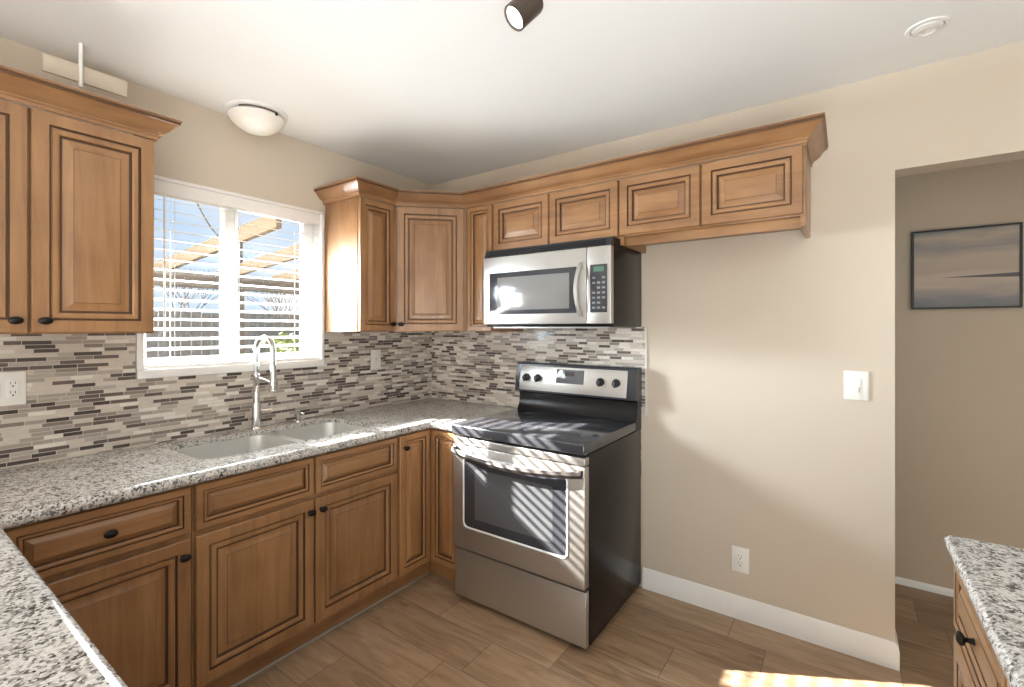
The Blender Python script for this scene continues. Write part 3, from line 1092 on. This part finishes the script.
# ------------------------------------------------------------------ painting in the hall
pt = thing('painting', (3.03, HY - .02, 1.50), 'grey seascape painting in a thin black frame on the hall wall', 'painting')
b = MB()
px0, px1, pz0, pz1, py0, py1 = 2.806, 3.224, 1.508, 1.926, HY - .034, HY - .001
fw_ = .009
b.box(px0, px1, py0, py1, pz0, pz0 + fw_)
b.box(px0, px1, py0, py1, pz1 - fw_, pz1)
b.box(px0, px0 + fw_, py0, py1, pz0 + fw_, pz1 - fw_)
b.box(px1 - fw_, px1, py0, py1, pz0 + fw_, pz1 - fw_)
b.build('frame', plain('black_frame_wood', (.02, .017, .016), .5), pt)
MB().box(px0 + fw_ + .001, px1 - fw_ - .001, py0 + .006, py1 - .004, pz0 + fw_ + .001, pz1 - fw_ - .001).build('canvas', M['sea'], pt)

# ------------------------------------------------------------------ ceiling fixtures
dl_ = thing('dome_ceiling_light', (.152, -1.33, H), 'white glass dome light on the ceiling above the window', 'lamp')
MB().lathe([(.136, 0), (.136, -.006), (.130, -.012), (.112, -.016), (.0, -.016)], (.152, -1.33, H), Z, 48).build('pan', M['white'], dl_)
k = N('frosted_lamp_glass')
k.set(Base_Color=(.84, .80, .74, 1), Roughness=.3, Subsurface_Weight=.2)
MB().lathe([(.0, -.022), (.118, -.022), (.124, -.030), (.116, -.048), (.094, -.070), (.064, -.090), (.032, -.100), (0, -.103)], (.152, -1.33, H), Z, 48).build('glass_shade', k.m, dl_)
av = math.atan2(-2.49 + 1.33, 2.52 - .152)
b = MB()
b.tube([(.152 + .121 * cos(av + a), -1.33 + .121 * sin(av + a), H - .020) for a in [radians(-38 + 7.5 * i) for i in range(12)]], .0035, 8)
b.lathe([(.006, 0), (.006, .010), (0, .012)], (.152 + .121 * cos(av + .7), -1.33 + .121 * sin(av + .7), H - .030), (cos(av + .7), sin(av + .7), 0), 12)
b.build('gap_shadow_arc', M['bronze_lamp'], dl_)  # dark arc standing in for the shadow gap between pan and bowl

C0 = Vector(cam.location)
hd = Vector((1.726, -1.372, 2.308))
beam = Vector((-.12, -.92, -.52))
fwv = Vector((-sin(.6098), cos(.6098), 0))
v = (C0 - hd).normalized()
r_ = fwv.cross(Z).normalized()
r_ = (r_ - v * r_.dot(v)).normalized()
u_ = v.cross(r_)
if u_.z < 0:
    u_ = -u_
beam = (.60 * v + .80 * (-.80 * r_ - .60 * u_)).normalized()
sl = thing('spotlight', (1.80, -1.30, H), 'bronze cylinder spotlight with lit lens hanging from the ceiling at the top edge', 'lamp')
hdp = MB().lathe([(.020, -.094), (.036, -.090), (.038, -.082), (.038, .002), (.0345, .004), (.0340, -.006), (.0, -.006)], hd, beam, 32).build('lamp_head', M['bronze_lamp'], sl)
MB().lathe([(.0325, -.0055), (.0325, -.003), (.018, -.0015), (0, -.001)], hd, beam, 28).build('lens', M['lens'], hdp)
tail = hd - beam * .06
MB().tube([tail + Z * .036, tail + Z * .06, (tail.x, tail.y, H - .02)], .006, 10).build('stem', M['bronze_lamp'], sl)
MB().lathe([(.0, -.022), (.045, -.022), (.052, -.016), (.052, 0)], (tail.x, tail.y, H), Z, 32).build('ceiling_plate', M['bronze_lamp'], sl)

rl = thing('recessed_light', (2.75, -.308, H), 'white recessed eyeball light in the ceiling near the doorway', 'lamp')
MB().lathe([(.062, 0), (.060, -.005), (.050, -.006), (.046, -.002), (.046, 0)], (2.75, -.308, H), Z, 40, cap0=False, cap1=False).build('trim_ring', M['white'], rl)
MB().lathe([(.0455, -.0005), (.040, -.009), (.026, -.014), (.024, -.010), (0, -.008)], (2.75, -.308, H), Z, 32).build('eyeball', M['offwhite'], rl)

hb = thing('hanging_bracket', (.186, -1.98, H), 'pale flat panel on a white rod hanging from the ceiling above the left cabinet', 'bracket')
MB().tube([(.186, -1.985, H), (.186, -1.985, 2.300)], .0065, 12).build('rod', M['plastic'], hb)
MB().box(.166, .178, -2.085, -1.845, 2.322, 2.385, .002).build('panel', M['wall'], hb)

# ------------------------------------------------------------------ outside
MB().box(-30, -.14, -30, 30, -.25, -.15).build('ground_yard', M['yard'], kind='structure')
# eave of the house over the window
MB().box(-.72, -.14, -6.0, 2.0, 2.235, 2.36).build('trim_2', M['stucco'], kind='structure')

pg = thing('pergola', (-2.6, -.2, -.15), 'tan rafter pergola on dark beam and post seen through the window', 'pergola')
for i in range(4):
    y = 1.05 - .6 * i
    b = MB()
    x0_, x1_ = -3.1, -.73
    zf = lambda x: 1.955 + .082 * (x + 2.6)
    hh = .115
    b.loft([[(x, y - .02, zf(x)), (x, y + .02, zf(x)), (x, y + .02, zf(x) + hh), (x, y - .02, zf(x) + hh)] for x in (x0_, x1_)])
    b.build('rafter', M['beam'], pg)
MB().box(-2.66, -2.58, -3.2, 1.6, 1.80, 1.944).build('beam', M['darkbeam'], pg)
MB().box(-2.648, -2.595, -.165, -.112, -.15, 1.80).box(-2.635, -2.605, -.155, -.122, 1.944, 2.30).build('post', M['darkbeam'], pg)

# cable from the eave down to a rafter of the pergola
wr = MB()
ca, cb_ = Vector((-.72, -1.29, 2.236)), Vector((-1.65, -.75, 2.149))
wr.tube([ca.lerp(cb_, t / 8) - Z * .03 * sin(pi * t / 8) for t in range(9)], .005, 6)
wr.build('cable', M['darkbeam'], pg)

fn = thing('board_fence', (-6, 1.5, -.15), 'grey board fence across the yard seen through the window', 'fence')
b = MB()
y = -4.0
while y < 6.0:
    w = .14
    b.box(-6.02, -6.0, y, y + w, -.15, 1.66 + .03 * random.random())
    y += w + .006
b.build('board_panel', M['fence'], fn)
MB().box(-6.06, -6.02, -4, 6, 1.35, 1.43).build('rail', M['fence'], fn)


def bare_tree(x, y, h, label):
    r = thing('bare_tree', (x, y, -.15), label, 'tree', 'bare trees beyond the fence')
    b = MB()

    def grow(p, d, L, rad, lv):
        q = p + d * L
        b.tube([p, p.lerp(q, .5) + Vector((random.uniform(-.04, .04), random.uniform(-.04, .04), 0)) * L, q], [rad, rad * .85, rad * .65], 5)
        if lv == 0:
            return
        for _ in range(3):
            nd = (d + Vector((random.uniform(-.7, .7), random.uniform(-.7, .7), random.uniform(-.1, .5)))).normalized()
            grow(q, nd, L * random.uniform(.6, .8), rad * .6, lv - 1)
    grow(Vector((x, y, -.15)), Vector((0, 0, 1)), h * .36, .035, 5)
    b.build('branches', M['bark'], r)


bare_tree(-8.5, 1.4, 2.6, 'bare tree beyond the fence seen in the left window pane')
bare_tree(-8.8, 3.6, 2.7, 'bare tree beyond the fence seen in the right window pane')
sh_ = MB()
for i in range(420):
    a, e = random.uniform(0, 2 * pi), random.uniform(-.2, 1.4)
    R = random.uniform(.25, .55)
    c = Vector((-4.6 + R * cos(a) * cos(e), 1.52 + R * 1.2 * sin(a) * cos(e), .75 + R * 1.1 * sin(e)))
    d1 = Vector((random.uniform(-1, 1), random.uniform(-1, 1), random.uniform(-1, 1))).normalized()
    d2 = d1.orthogonal().normalized()
    s = random.uniform(.04, .08)
    vs = [sh_.bm.verts.new(c + d1 * s), sh_.bm.verts.new(c + d2 * s * .4), sh_.bm.verts.new(c - d1 * s), sh_.bm.verts.new(c - d2 * s * .4)]
    sh_.bm.faces.new(vs)
shr = thing('shrub', (-4.6, 1.52, -.15), 'yellow green shrub in the yard at the lower right of the window', 'shrub')
sh_.build('foliage', M['leaf'], shr, smooth=False)
MB().tube([(-4.6, 1.52, -.15), (-4.6, 1.52, .8)], .03, 8).build('stem', M['bark'], shr)
